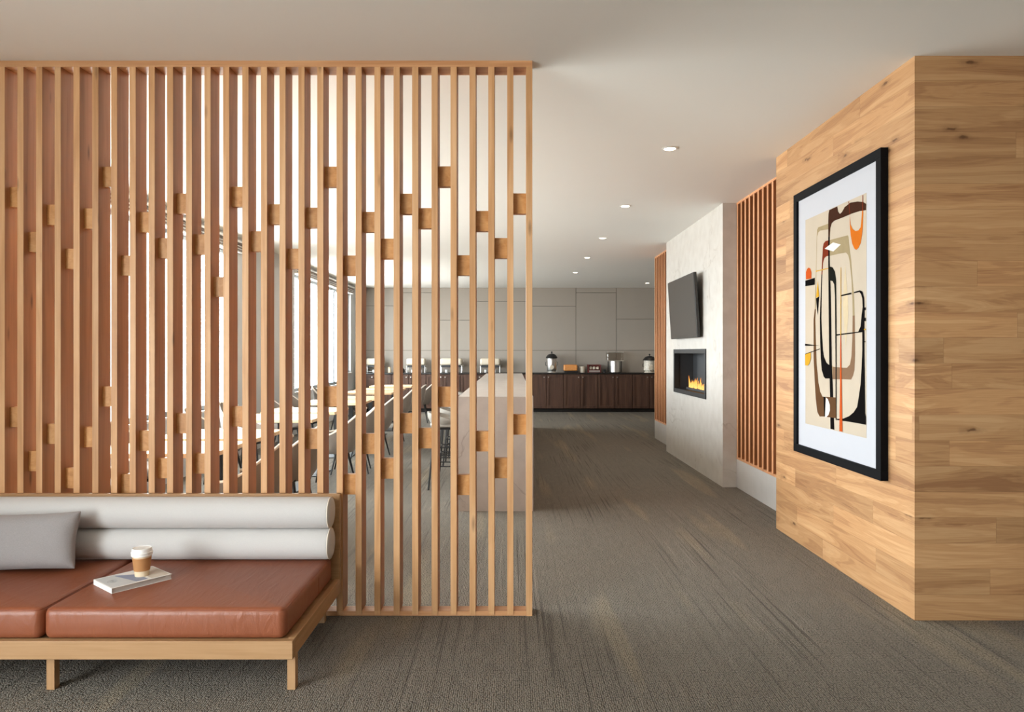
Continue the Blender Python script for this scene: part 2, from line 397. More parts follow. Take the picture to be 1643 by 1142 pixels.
M['paper'] = plain('paper_edge', srgb(186, 180, 174), 0.7, vary=0.03, scale=300)
M['cup'] = plain('paper_cup', srgb(226, 205, 172), 0.6)
M['sleeve'] = plain('cardboard_sleeve', srgb(176, 124, 76), 0.8)
M['lid'] = plain('white_lid', srgb(240, 238, 234), 0.35)
M['cream'] = plain('cream_enamel', srgb(206, 195, 176), 0.35)
M['lamp'] = emit('lamp_lens', (1.0, 0.88, 0.70, 1), 14.0)
M['bread'] = plain('golden_box', srgb(206, 136, 72), 0.5, vary=0.2, scale=30)
M['speckle'] = plain('speckled_enamel', srgb(214, 206, 192), 0.4, vary=0.75, scale=34)
M['red'] = plain('dark_red_box', srgb(92, 34, 28), 0.5, vary=0.15, scale=30)

# ------------------------------------------------------------------ mesh helpers
class MB:
    def __init__(s): s.bm = bmesh.new(); s.weld = False

    def box(s, x0, x1, y0, y1, z0, z1, rot=None, piv=None):
        v = [s.bm.verts.new(c) for c in ((x0, y0, z0), (x1, y0, z0), (x1, y1, z0), (x0, y1, z0), (x0, y0, z1), (x1, y0, z1), (x1, y1, z1), (x0, y1, z1))]
        for f in ((3, 2, 1, 0), (4, 5, 6, 7), (0, 1, 5, 4), (1, 2, 6, 5), (2, 3, 7, 6), (3, 0, 4, 7)): s.bm.faces.new([v[i] for i in f])
        if rot is not None: bmesh.ops.rotate(s.bm, verts=v, cent=piv or (0, 0, 0), matrix=rot)
        return s

    def tube(s, pts, r, seg=8, cap=True):
        pts = [Vector(p) for p in pts]
        rs = r if isinstance(r, (list, tuple)) else [r] * len(pts)
        rings = []
        for i, p in enumerate(pts):
            d = (pts[min(i + 1, len(pts) - 1)] - pts[max(i - 1, 0)]).normalized()
            a = Vector((0, 0, 1)) if abs(d.z) < 0.9 else Vector((1, 0, 0))
            u = d.cross(a).normalized(); v = d.cross(u).normalized()
            rings.append([s.bm.verts.new(p + (u * math.cos(2 * PI * k / seg) + v * math.sin(2 * PI * k / seg)) * rs[i]) for k in range(seg)])
        for a, b in zip(rings, rings[1:]):
            for k in range(seg): s.bm.faces.new((a[k], a[(k + 1) % seg], b[(k + 1) % seg], b[k]))
        if cap:
            s.bm.faces.new(rings[0][::-1]); s.bm.faces.new(rings[-1])
        return s

    def lathe(s, prof, c=(0, 0, 0), seg=24, sx=1, sy=1):
        rings = []; s.weld = True
        for r, z in prof:
            rings.append([s.bm.verts.new((c[0] + r * sx * math.cos(2 * PI * k / seg), c[1] + r * sy * math.sin(2 * PI * k / seg), c[2] + z)) for k in range(seg)])
        for a, b in zip(rings, rings[1:]):
            for k in range(seg): s.bm.faces.new((a[k], a[(k + 1) % seg], b[(k + 1) % seg], b[k]))
        if prof[0][0] > 1e-5: s.bm.faces.new(rings[0][::-1])
        if prof[-1][0] > 1e-5: s.bm.faces.new(rings[-1])
        return s

    def grid(s, pts, close_u=False):
        s.weld = True
        vs = [[s.bm.verts.new(p) for p in row] for row in pts]
        for i in range(len(vs) - 1):
            n = len(vs[i])
            for k in range(n if close_u else n - 1): s.bm.faces.new((vs[i][k], vs[i][(k + 1) % n], vs[i + 1][(k + 1) % n], vs[i + 1][k]))
        return vs

    def prism(s, poly, fn, t):
        """polygon poly (2-D) mapped by fn(u, v, w) with thickness t in w"""
        a = [s.bm.verts.new(fn(u, v, 0)) for u, v in poly]; b = [s.bm.verts.new(fn(u, v, t)) for u, v in poly]
        s.bm.faces.new(a); s.bm.faces.new(b[::-1])
        for i in range(len(a)): s.bm.faces.new((a[i], b[i], b[(i + 1) % len(a)], a[(i + 1) % len(a)]))
        return s

    def build(s, name, m, parent=None, bevel=0.0, smooth=False, loc=None, subsurf=0, seg=2, solid=0.0):
        if s.weld: bmesh.ops.remove_doubles(s.bm, verts=s.bm.verts, dist=1e-6)
        bmesh.ops.recalc_face_normals(s.bm, faces=s.bm.faces)
        me = bpy.data.meshes.new(name); s.bm.to_mesh(me); s.bm.free()
        me.materials.append(m)
        o = bpy.data.objects.new(name, me); COL.objects.link(o)
        if parent is not None: o.parent = parent
        if loc: o.location = loc
        if smooth or bevel:
            for p in me.polygons: p.use_smooth = True
        if solid:
            md = o.modifiers.new('solid', 'SOLIDIFY'); md.thickness = solid; md.offset = 0
        if bevel:
            md = o.modifiers.new('bevel', 'BEVEL'); md.width = bevel; md.segments = seg; md.limit_method = 'ANGLE'
            md.harden_normals = True
        if subsurf:
            md = o.modifiers.new('sub', 'SUBSURF'); md.levels = md.render_levels = subsurf
        if smooth and not bevel and not subsurf:
            md = o.modifiers.new('split', 'EDGE_SPLIT'); md.split_angle = math.radians(40)
        return o


def shade_sides(o, m, axis):
    # broad faces get a darker, redder wood colour standing in for shade
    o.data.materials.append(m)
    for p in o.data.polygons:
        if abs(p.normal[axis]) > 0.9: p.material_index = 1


def tag(o, label=None, cat=None, group=None, kind=None):
    if label: o['label'] = label
    if cat: o['category'] = cat
    if group: o['group'] = group
    if kind: o['kind'] = kind
    return o


def thing(name, loc, label, cat, group=None, rz=0.0):
    o = bpy.data.objects.new(name, None); COL.objects.link(o); o.empty_display_size = 0.1
    o.location = loc; o.rotation_euler = (0, 0, rz)
    return tag(o, label, cat, group)


def children(o): return [c for c in COL.objects if c.parent == o]


def copy_tree(o, parent=None, cache=None):
    kids = children(o)
    c = o.copy(); COL.objects.link(c)
    if parent is not None: c.parent = parent
    for k in kids: copy_tree(k, c)
    return c


def struct(o): return tag(o, kind='structure')


def cushion(hx, hy, h, cr, er, nseg=6, puff=0.0):
    """a rounded box centred in x, y with its base at z = 0; cr corner radius, er edge radius"""
    rows = []
    prof = []
    for i in range(5): a = PI / 2 * i / 4; prof.append((er * (1 - math.sin(a)), er * (1 - math.cos(a))))
    low = [(er - er * math.sin(PI / 2 * i / 4), er - er * math.cos(PI / 2 * i / 4)) for i in range(5)]
    ring = [(low[i][0], low[i][1]) for i in range(5)]
    ring += [(r, h - z) for r, z in reversed(low)]
    def outline(ins):
        pts = []
        for cx, cy, a0 in ((1, 1, 0), (-1, 1, PI / 2), (-1, -1, PI), (1, -1, 3 * PI / 2)):
            for k in range(nseg + 1):
                a = a0 + PI / 2 * k / nseg
                rr = max(cr - ins, 0.001)
                pts.append((cx * (hx - cr) + rr * math.cos(a), cy * (hy - cr) + rr * math.sin(a)))
        return pts
    b = MB()
    for ins, z in ring: rows.append([(x, y, z) for x, y in outline(ins)])
    b.grid(rows, close_u=True)
    vs = list(b.bm.verts)
    n = 4 * (nseg + 1)
    b.bm.verts.ensure_lookup_table()
    b.bm.faces.new([b.bm.verts[i] for i in range(n)][::-1])
    b.bm.faces.new([b.bm.verts[len(b.bm.verts) - n + i] for i in range(n)])
    return b
# ------------------------------------------------------------------ room shell
H = 3.0
XL, XR = -3.75, 4.6
YB, YF = -5.0, 17.3
struct(MB().box(XL - 0.2, XR + 0.2, YB - 0.2, YF + 0.4, -0.12, 0).build('floor', M['carpet']))
struct(MB().box(XL - 0.2, XR + 0.2, YB - 0.2, YF + 0.4, H, H + 0.12).build('ceiling', M['ceiling']))

# left wall: openings (y0, y1, sill)
OPEN = [(-4.7, 1.0, 0.30), (4.1, 9.62, 0.72), (12.2, 15.85, 0.74), (16.05, 16.45, 0.96)]
HEAD = 2.78
b = MB()
y = YB
for y0, y1, sl in OPEN:
    b.box(XL - 0.18, XL, y, y0, 0, H)
    b.box(XL - 0.18, XL, y0, y1, 0, sl); b.box(XL - 0.18, XL, y0, y1, HEAD, H)
    y = y1
b.box(XL - 0.18, XL, y, YF + 0.2, 0, H)
struct(b.build('wall_left', M['pier']))

# rear wall behind the viewer
struct(MB().box(XL, XR, YB - 0.18, YB, 0, H).build('wall_front', M['wall']))

# right side: oak-clad block, recess behind the slats, far right walls
struct(MB().box(2.14, XR, 3.76, 5.73, 0, H).build('wall_right', M['planks']))
struct(MB().box(XR, XR + 0.15, YB, 3.76, 0, H).build('wall_east', M['wall']))
struct(MB().box(2.49, XR, 5.73, 11.75, 0, H).build('wall_recess', M['slat_back']))
struct(MB().box(XR, XR + 0.15, 11.75, YF + 0.2, 0, H).build('wall_north_east', M['wall']))
struct(MB().box(2.37, 2.49, 5.73, 7.47, 0, 0.30).build('baseboard_right', M['plinth'], bevel=0.002))
struct(MB().box(2.37, 2.49, 10.2, 11.75, 0, 0.30).build('baseboard_far_right', M['plinth'], bevel=0.002))

# back wall of large grey panels with thin open joints
back = struct(MB().box(XL, XR, YF + 0.02, YF + 0.2, 0, H).build('wall_back', M['gap']))
ZJ = 1.425 + 3.0 / 65.6
cols = [(-3.75, -2.89, 2.56), (-2.89, -1.90, 2.88), (-1.90, -0.91, 2.21), (-0.91, 0.40, 2.67), (0.40, 1.563, 2.55), (1.563, 2.55, 2.88), (2.55, 3.54, 2.235), (3.54, 4.6, 2.55)]
b = MB(); g = 0.005
for x0, x1, zj in cols:
    for z0, z1 in ((0, ZJ), (ZJ, zj), (zj, H)):
        b.box(x0 + g, x1 - g, YF, YF + 0.02, z0 + g, z1 - (g if z1 < H else 0))
b.build('wall_panel', M['panel'], back)

# windows
def window_left(i, y0, y1, sl, step):
    t = struct(MB().box(XL - 0.12, XL - 0.06, y0, y1, sl, sl + 0.05).box(XL - 0.12, XL - 0.06, y0, y1, HEAD - 0.05, HEAD)
               .box(XL - 0.12, XL - 0.06, y0, y0 + 0.05, sl + 0.05, HEAD - 0.05).box(XL - 0.12, XL - 0.06, y1 - 0.05, y1, sl + 0.05, HEAD - 0.05)
               .build('window_%d' % i, M['frame_alu'], bevel=0.003))
    n = max(1, round((y1 - y0) / step))
    for k in range(1, n):
        yy = y0 + (y1 - y0) * k / n
        MB().box(XL - 0.12, XL - 0.005, yy - 0.05, yy + 0.05, sl + 0.05, HEAD - 0.05).build('mullion', M['frame_alu'], t, bevel=0.003)
    MB().box(XL - 0.095, XL - 0.089, y0 + 0.05, y1 - 0.05, sl + 0.05, HEAD - 0.05).build('pane', M['glass'], t)
    MB().box(XL - 0.06, XL + 0.03, y0 - 0.02, y1 + 0.02, sl - 0.025, sl).build('window_sill', M['white'], t, bevel=0.003)
    portal((XL - 0.03, (y0 + y1) / 2, (sl + HEAD) / 2), (0, -PI / 2, 0), HEAD - sl, y1 - y0)


for i, (y0, y1, sl) in enumerate(OPEN): window_left(i + 1, y0, y1, sl, 1.85 if y1 < 12 else 0.92)

# roller-shade track along the window head: stepped white box with dark grooves
b = MB(); b2 = MB()
for (y0, y1) in ((3.98, 9.75), (12.15, 16.5)):
    b.box(XL, XL + 0.09, y0, y1, 2.90, 2.93).box(XL, XL + 0.06, y0, y1, 2.78, 2.89)
    for z in (2.80, 2.835, 2.87): b2.box(XL + 0.06, XL + 0.072, y0, y1, z, z + 0.014)
t1 = struct(b.build('trim_1', M['white'], bevel=0.002)); b2.build('groove', M['track'], t1)

# ------------------------------------------------------------------ slatted oak screen
YS = 3.82
FR = [-2.4, 27.7, 57.8, 87.6, 117.8, 147.9, 178.0, 207.8, 238.3, 267.8, 298.1, 328.0, 357.9, 388.7, 418.5, 448.3, 478.7, 508.9, 540.0, 570.4, 600.6, 631.4, 661.2, 692.4, 722.8, 753.3, 783.4, 813.8, 844.3]
SX = [(x - 821.5) / 297.1 for x in FR]
while SX[0] > XL + 0.14: SX.insert(0, SX[0] - 0.1015)
N0 = len(SX) - len(FR)
SW = 0.0335; SD = 0.118
scr = thing('slatted_screen', (0, YS, 0), 'tall open screen of upright wooden slats joined by small staggered blocks, behind the bench', 'room divider')
XE = SX[-1] + SW
MB().box(XL, XE, 0, SD, 2.966, H).build('top_rail', M['fir_rail'], scr, bevel=0.0015)
MB().box(XL, XE - SW, 0.006, 0.085, 0, 0.025).build('bottom_rail', M['fir_rail'], scr, bevel=0.0015)
proto = None
for i, x in enumerate(SX):
    last = i == len(SX) - 1
    if last:
        MB().box(0, SW, 0, SD, 0, 2.966).build('slat', M['fir'], scr, bevel=0.0015, loc=(x, 0, 0)); continue
    if proto is None:
        # notched over the bottom rail
        q = MB().box(0, SW, 0, SD, 0.0255, 2.966).box(0, SW, -0.0, 0.0055, 0.008, 0.0255)
        proto = q.build('slat', M['fir'], scr, bevel=0.0012, loc=(x, 0, 0)); shade_sides(proto, M['fir_shade'], 0)
    else:
        o = proto.copy(); COL.objects.link(o); o.parent = scr; o.location = (x, 0, 0)
UP = {-1: 316, 0: 388, 1: 344.5, 2: 415, 3: 350.5, 4: 283.5, 5: 426, 6: 356.5, 7: 398, 8: 326.5, 9: 392, 10: 460, 11: 315.5, 12: 387, 13: 343.5, 14: 415, 15: 349, 16: 283.5,
      17: 426, 18: 356, 19: 399, 20: 327, 21: 350, 22: 283, 23: 425.5, 24: 354.5, 25: 398, 26: 326.5}
LO = {-1: 669, 0: 739.5, 1: 696, 2: 767, 3: 701, 4: 636, 5: 776.5, 6: 707, 7: 751, 8: 679, 9: 743.5, 11: 668, 15: 704, 16: 636, 17: 777, 18: 712, 19: 751.5, 20: 679, 21: 703, 22: 636.5, 23: 778, 24: 708, 25: 751, 26: 681}
bp = None
for tab in (UP, LO):
    for gI, yy in tab.items():
        i = gI + 1 + N0
        x0, x1 = SX[i] + SW, SX[i + 1]
        z = 1.425 - (yy - 565) / 294.0
        bw = x1 - x0
        if bp is None:
            bp = MB().box(-0.5, 0.5, 0, 0.04, -0.055, 0.055).build('block', M['fir_block'], scr); o = bp
        else:
            o = bp.copy(); COL.objects.link(o); o.parent = scr
        o.location = ((x0 + x1) / 2, 0.04, z); o.scale = (bw, 1, 1)

# ------------------------------------------------------------------ bench sofa
sofa = thing('bench_sofa', (0, 0, 0), 'long low wooden bench sofa with tan leather seat pads and two pale bolsters', 'sofa')
SXL, SXR = -3.2, -0.915
MB().box(SXL, SXR, 2.95, 2.985, 0.143, 0.220).build('front_rail', M['oak'], sofa, bevel=0.003)
MB().box(SXR - 0.03, SXR, 2.986, 3.764, 0.143, 0.220).build('side_rail', M['oak_y'], sofa, bevel=0.003)
MB().box(SXL, SXL + 0.03, 2.986, 3.764, 0.143, 0.220).build('side_rail', M['oak_y'], sofa, bevel=0.003)
MB().box(SXL + 0.031, SXR - 0.031, 2.986, 3.764, 0.165, 0.215).build('deck', M['oak'], sofa)
MB().box(SXL, SXR, 3.765, 3.795, 0.143, 0.671).build('back_board', M['oak'], sofa, bevel=0.006, seg=3)
for x, yl in ((-0.949, 2.986), (-1.966, 2.986), (-2.983, 2.986), (-1.02, 3.72), (-1.99, 3.72), (-2.983, 3.72)):
    MB().box(0, 0.0345, 0, 0.036, 0, 0.143 if yl < 3.1 else 0.165).build('leg', M['oak_z'], sofa, bevel=0.002, loc=(x, yl, 0))
def pad(x0, x1):
    hx = (x1 - x0) / 2; hy = (3.735 - 2.962) / 2
    o = cushion(hx, hy, 0.13, 0.035, 0.028).build('seat_pad', M['leather'], sofa, smooth=True, loc=((x0 + x1) / 2, (3.735 + 2.962) / 2, 0.2205))
    # stitched seams round the top edge
    pts = []
    for cx, cy, a0 in ((1, 1, 0), (-1, 1, PI / 2), (-1, -1, PI), (1, -1, 3 * PI / 2)):
        for k in range(5):
            a = a0 + PI / 2 * k / 4
            pts.append((cx * (hx - 0.035) + 0.028 * math.cos(a), cy * (hy - 0.035) + 0.028 * math.sin(a), 0.1215))
    pts.append(pts[0])
    MB().tube(pts, 0.0016, 6, cap=False).build('seam', M['leather_seam'], o, smooth=True)
    s = MB().tube([(hx + 0.0002, 0.12, 0.02), (hx + 0.0004, 0.12, 0.10)], 0.0012, 6).build('seam', M['leather_seam'], o)
pad(-1.968, -0.948); pad(-3.165, -1.974)
def bolster(z):
    L = 2.23; r = 0.0785
    q = MB()
    prof = [(0, -0.004), (r * 0.5, -0.002), (r * 0.86, 0.002), (r * 0.97, 0.010), (r, 0.024), (r * 1.004, 0.12), (r * 1.004, L - 0.12), (r, L - 0.024), (r * 0.97, L - 0.010), (r * 0.86, L - 0.002), (r * 0.5, L + 0.002), (0, L + 0.004)]
    q.lathe(prof, seg=40, sx=1.02, sy=1.0)
    rings = [MB(), MB()]
    for rg, zz in zip(rings, (0.010, L - 0.010)):
        rg.tube([(r * 0.975 * 1.02 * math.cos(2 * PI * k / 40), r * 0.975 * math.sin(2 * PI * k / 40), zz) for k in range(41)], 0.0032, 6, cap=False)
    R = Matrix.Rotation(PI / 2, 4, 'Y') @ Matrix.Rotation(0, 4, 'Z')
    for mm in [q] + rings: bmesh.ops.transform(mm.bm, matrix=R, verts=mm.bm.verts)
    o = q.build('bolster', M['bolster'], sofa, smooth=True, loc=(-3.165, 3.683, z))
    for rg in rings: rg.build('piping', M['piping'], o, smooth=True)
bolster(0.3505 + 0.0800); bolster(0.3505 + 0.2410)

# grey pillow leaning on the bolsters
def pillow(W, Hh, T, nu=28, nv=18):
    q = MB()
    def pt(u, v, s):
        pin_u = 1 - 0.06 * (1 - v * v) ** 1.0; pin_v = 1 - 0.055 * (1 - u * u)
        th = T * (max(0, 1 - u ** 4) ** 0.6) * (max(0, 1 - v ** 4) ** 0.6)
        wr = 0.004 * math.sin(9 * u + 4 * v) * (1 - u * u) * (1 - v * v) + 0.003 * math.sin(22 * u - 13 * v) * abs(u * v)
        return (u * W * pin_u, s * (th + (wr if th > 0.002 else 0)), v * Hh * pin_v)
    for s in (1, -1):
        q.grid([[pt(-1 + 2 * i / nu, -1 + 2 * j / nv, s) for i in range(nu + 1)] for j in range(nv + 1)])
    return q
o = pillow(0.285, 0.143, 0.068).build('throw_pillow', M['grey_cloth'], smooth=True, subsurf=1)
o.location = (-2.415, 3.487, 0.492); o.rotation_euler = (math.radians(-14), math.radians(-2), 0)
tag(o, 'grey woven lumbar pillow with pointed corners leaning against the pale bolsters', 'pillow')

# magazine and coffee cup
mg = thing('magazine', (-1.773, 3.311, 0.3510), 'thick pale magazine lying askew on the leather seat under the coffee cup', 'magazine', rz=math.radians(51))
MB().box(-0.132, 0.132, -0.096, 0.098, 0.0012, 0.0225).build('pages', M['paper'], mg)
MB().box(-0.1335, 0.1335, -0.1, 0.1, 0, 0.0012).box(-0.1335, 0.1335, -0.1, 0.1, 0.0225, 0.0240).box(-0.1335, -0.1321, -0.1, 0.1, 0.0012, 0.0225).build('cover', M['white'], mg, bevel=0.0004)
M['pr_grey'] = plain('print_pale_grey', srgb(198, 200, 200), 0.5, vary=0.06, scale=60)
M['pr_blue'] = plain('print_slate_blue', srgb(134, 142, 166), 0.5)
M['pr_tan'] = plain('print_tan', srgb(200, 188, 172), 0.5)
fl = lambda u, v, w_: (u, v, 0.0240 + w_)
pr = MB().prism([(-0.128, -0.09), (-0.02, -0.09), (-0.05, 0.09), (-0.128, 0.09)], fl, 0.0003).build('cover_print', M['pr_grey'], mg, )
MB().prism([(-0.02, -0.085), (0.03, -0.085), (0.03, 0.02), (-0.055, 0.088)], fl, 0.0005).build('cover_print', M['pr_blue'], mg)
MB().prism([(0.045, -0.09), (0.128, -0.09), (0.128, 0.09), (0.045, 0.09)], fl, 0.0003).build('cover_print', M['pr_tan'], mg)
sp_ = [(-0.09 + 0.004 * k / 8 * math.cos(k * 0.5), 0.0 + 0.004 * k / 8 * math.sin(k * 0.5), 0.0246) for k in range(46)]
MB().tube(sp_, 0.0006, 4).build('cover_print', plain('print_mid_grey', srgb(150, 152, 154), 0.6), mg)

cp = thing('coffee_cup', (-1.742, 3.330, 0.3757), 'takeaway paper coffee cup with white lid and brown sleeve standing on the magazine', 'cup')
MB().lathe([(0.030, 0), (0.0305, 0.003), (0.0415, 0.105), (0.0420, 0.106), (0.0, 0.106)], seg=40).build('cup_body', M['cup'], cp, smooth=True)
MB().lathe([(0.0335, 0.026), (0.0348, 0.026), (0.0412, 0.086), (0.0400, 0.086)], seg=40).build('sleeve', M['sleeve'], cp, smooth=True)
MB().lathe([(0.0425, 0.095), (0.0455, 0.095), (0.0462, 0.100), (0.0450, 0.104), (0.0470, 0.106), (0.0470, 0.112), (0.0445, 0.114), (0.0430, 0.127), (0.0405, 0.130), (0.0380, 0.127), (0.0, 0.125)], seg=40).build('lid', M['lid'], cp, smooth=True)

# ------------------------------------------------------------------ stone chimney breast, fireplace, television
XS0, YN, YFR = 2.225, 7.47, 10.2
FY0, FY1, FZ0, FZ1 = 8.10, 9.70, 0.885, 1.465
b = MB()
b.box(XS0, 2.49, YN, FY0, 0, H).box(XS0, 2.49, FY1, YFR, 0, H).box(XS0, 2.49, FY0, FY1, 0, FZ0).box(XS0, 2.49, FY0, FY1, FZ1, H)
ch = b.build('chimney_breast', M['stone'])
tag(ch, 'pale veined stone chimney breast standing proud of the slatted wall', 'chimney breast')
fp = thing('fireplace', (XS0, (FY0 + FY1) / 2, FZ0), 'black-framed linear gas fireplace with low orange flames set into the pale stone', 'fireplace')
hy = (FY1 - FY0) / 2; fh = FZ1 - FZ0
MB().box(-0.012, 0.05, -hy, hy, 0, 0.055).box(-0.012, 0.05, -hy, hy, fh - 0.055, fh).box(-0.012, 0.05, -hy, -hy + 0.055, 0.055, fh - 0.055).box(-0.012, 0.05, hy - 0.055, hy, 0.055, fh - 0.055).build('frame', M['black'], fp, bevel=0.002)
MB().box(0.051, 0.26, -hy + 0.03, hy - 0.03, 0.035, 0.045).box(0.051, 0.26, -hy + 0.03, hy - 0.03, fh - 0.045, fh - 0.035).box(0.25, 0.26, -hy + 0.03, hy - 0.03, 0.045, fh - 0.045).box(0.051, 0.25, -hy + 0.03, -hy + 0.04, 0.045, fh - 0.045).box(0.051, 0.25, hy - 0.04, hy - 0.03, 0.045, fh - 0.045).build('firebox', M['firebox'], fp)
MB().box(0.11, 0.19, -hy + 0.06, hy - 0.22, 0.046, 0.075).build('burner', M['firebox'], fp, bevel=0.003)
b = MB(); rf = random.Random(3)
for k in range(44):
    yy = -hy + 0.09 + (2 * hy - 0.34) * k / 43
    hh = 0.06 + 0.13 * rf.random() * (0.6 + 0.4 * math.sin(k * 0.9)); r0 = 0.013 + 0.009 * rf.random(); ph = rf.random() * 6
    xx = 0.15 + rf.uniform(-0.02, 0.02)
    pts = []; rr = []
    for j in range(8):
        tt = j / 7
        pts.append((xx + 0.008 * math.sin(ph + tt * 4), yy + 0.016 * math.sin(ph + tt * 5) * tt, hh * tt)); rr.append(max(0.0006, r0 * (1 - tt) ** 0.8 * (0.75 + 1.1 * tt * (1 - tt))))
    b.tube(pts, rr, 8)
fo = b.build('flames', M['flame'], fp, smooth=True, loc=(0, 0, 0.075))

tv = thing('television', (2.149, 8.89, 1.60), 'flat black television tilted forward on its wall bracket above the fireplace', 'television')
ang = math.atan2(0.045, 0.745)
RT = Matrix.Rotation(-ang, 4, 'Y')
def tvbox(x0, x1, y0, y1, z0, z1, name, m, bev, par=tv):
    q = MB().box(x0, x1, y0, y1, z0, z1); bmesh.ops.transform(q.bm, matrix=RT, verts=q.bm.verts)
    return q.build(name, m, par, bevel=bev)
tvbox(0.004, 0.040, -0.675, 0.675, 0, 0.760, 'casing', M['tv'], 0.004)
tvbox(0.0, 0.0038, -0.667, 0.667, 0.008, 0.752, 'screen', M['screen'], 0.0)
MB().box(0.064, 0.0755, -0.2, 0.2, 0.15, 0.55).build('wall_plate', M['black'], tv)
MB().tube([(0.028, 0, 0.35), (0.066, 0, 0.35)], 0.025, 12).build('bracket_arm', M['black'], tv)

# ------------------------------------------------------------------ slatted wall panels
def slat_panel(y0, y1, first, label):
    t = thing('slatted_wall_panel', (2.37, 0, 0), label, 'wall panel')
    MB().box(0.10, 0.12, y0, y1, 0.30, H).build('backing', M['slat_back'], t)
    MB().box(0.0, 0.10, y0, y1, 0.30, 0.322).build('bottom_rail', M['wall_slat'], t)
    MB().box(0.0, 0.10, y0, y1, 2.978, H).build('top_rail', M['wall_slat'], t)
    y = first; p = None
    while y > y0 + 0.03:
        if p is None: p = MB().box(0.0, 0.0995, -0.021, 0.021, 0.322, 2.978).build('slat', M['wall_slat'], t, bevel=0.001, loc=(0, y, 0)); shade_sides(p, M['wall_slat_shade'], 1)
        else:
            o = p.copy(); COL.objects.link(o); o.parent = t; o.location = (0, y, 0)
        y -= 0.1255
slat_panel(5.735, 7.468, 7.44, 'upright wooden slats between the oak cladding and the stone chimney breast')
slat_panel(10.202, 11.75, 11.727, 'upright wooden slats on the far side of the stone chimney breast')

# ------------------------------------------------------------------ framed abstract print
pic = thing('framed_print', (2.14, 5.267, 0.693), 'large black-framed abstract print in brown, black and orange on the oak cladding', 'picture')
PW, PH = 1.247, 1.897   # local +u runs towards the viewer (-y)
FB = 0.056
def pf(u, v, w_): return (-w_, -u, v)
def pbox(u0, u1, v0, v1, w0, w1, name, m, par, bev=0):
    return MB().box(-w1, -w0, -u1, -u0, v0, v1).build(name, m, par, bevel=bev)
q = MB()
for u0, u1, v0, v1 in ((0, PW, 0, FB), (0, PW, PH - FB, PH), (0, FB, FB, PH - FB), (PW - FB, PW, FB, PH - FB)): q.box(-0.045, -0.002, -u1, -u0, v0, v1)
q.build('frame', M['black_frame'], pic, bevel=0.002)
pbox(FB, PW - FB, FB, PH - FB, 0.002, 0.028, 'mat_board', M['mat'], pic)
AU0, AU1, AV0, AV1 = 0.177, 1.054, 0.22, 1.682
pr = pbox(AU0, AU1, AV0, AV1, 0.028, 0.029, 'print', M['art_paper'], pic)
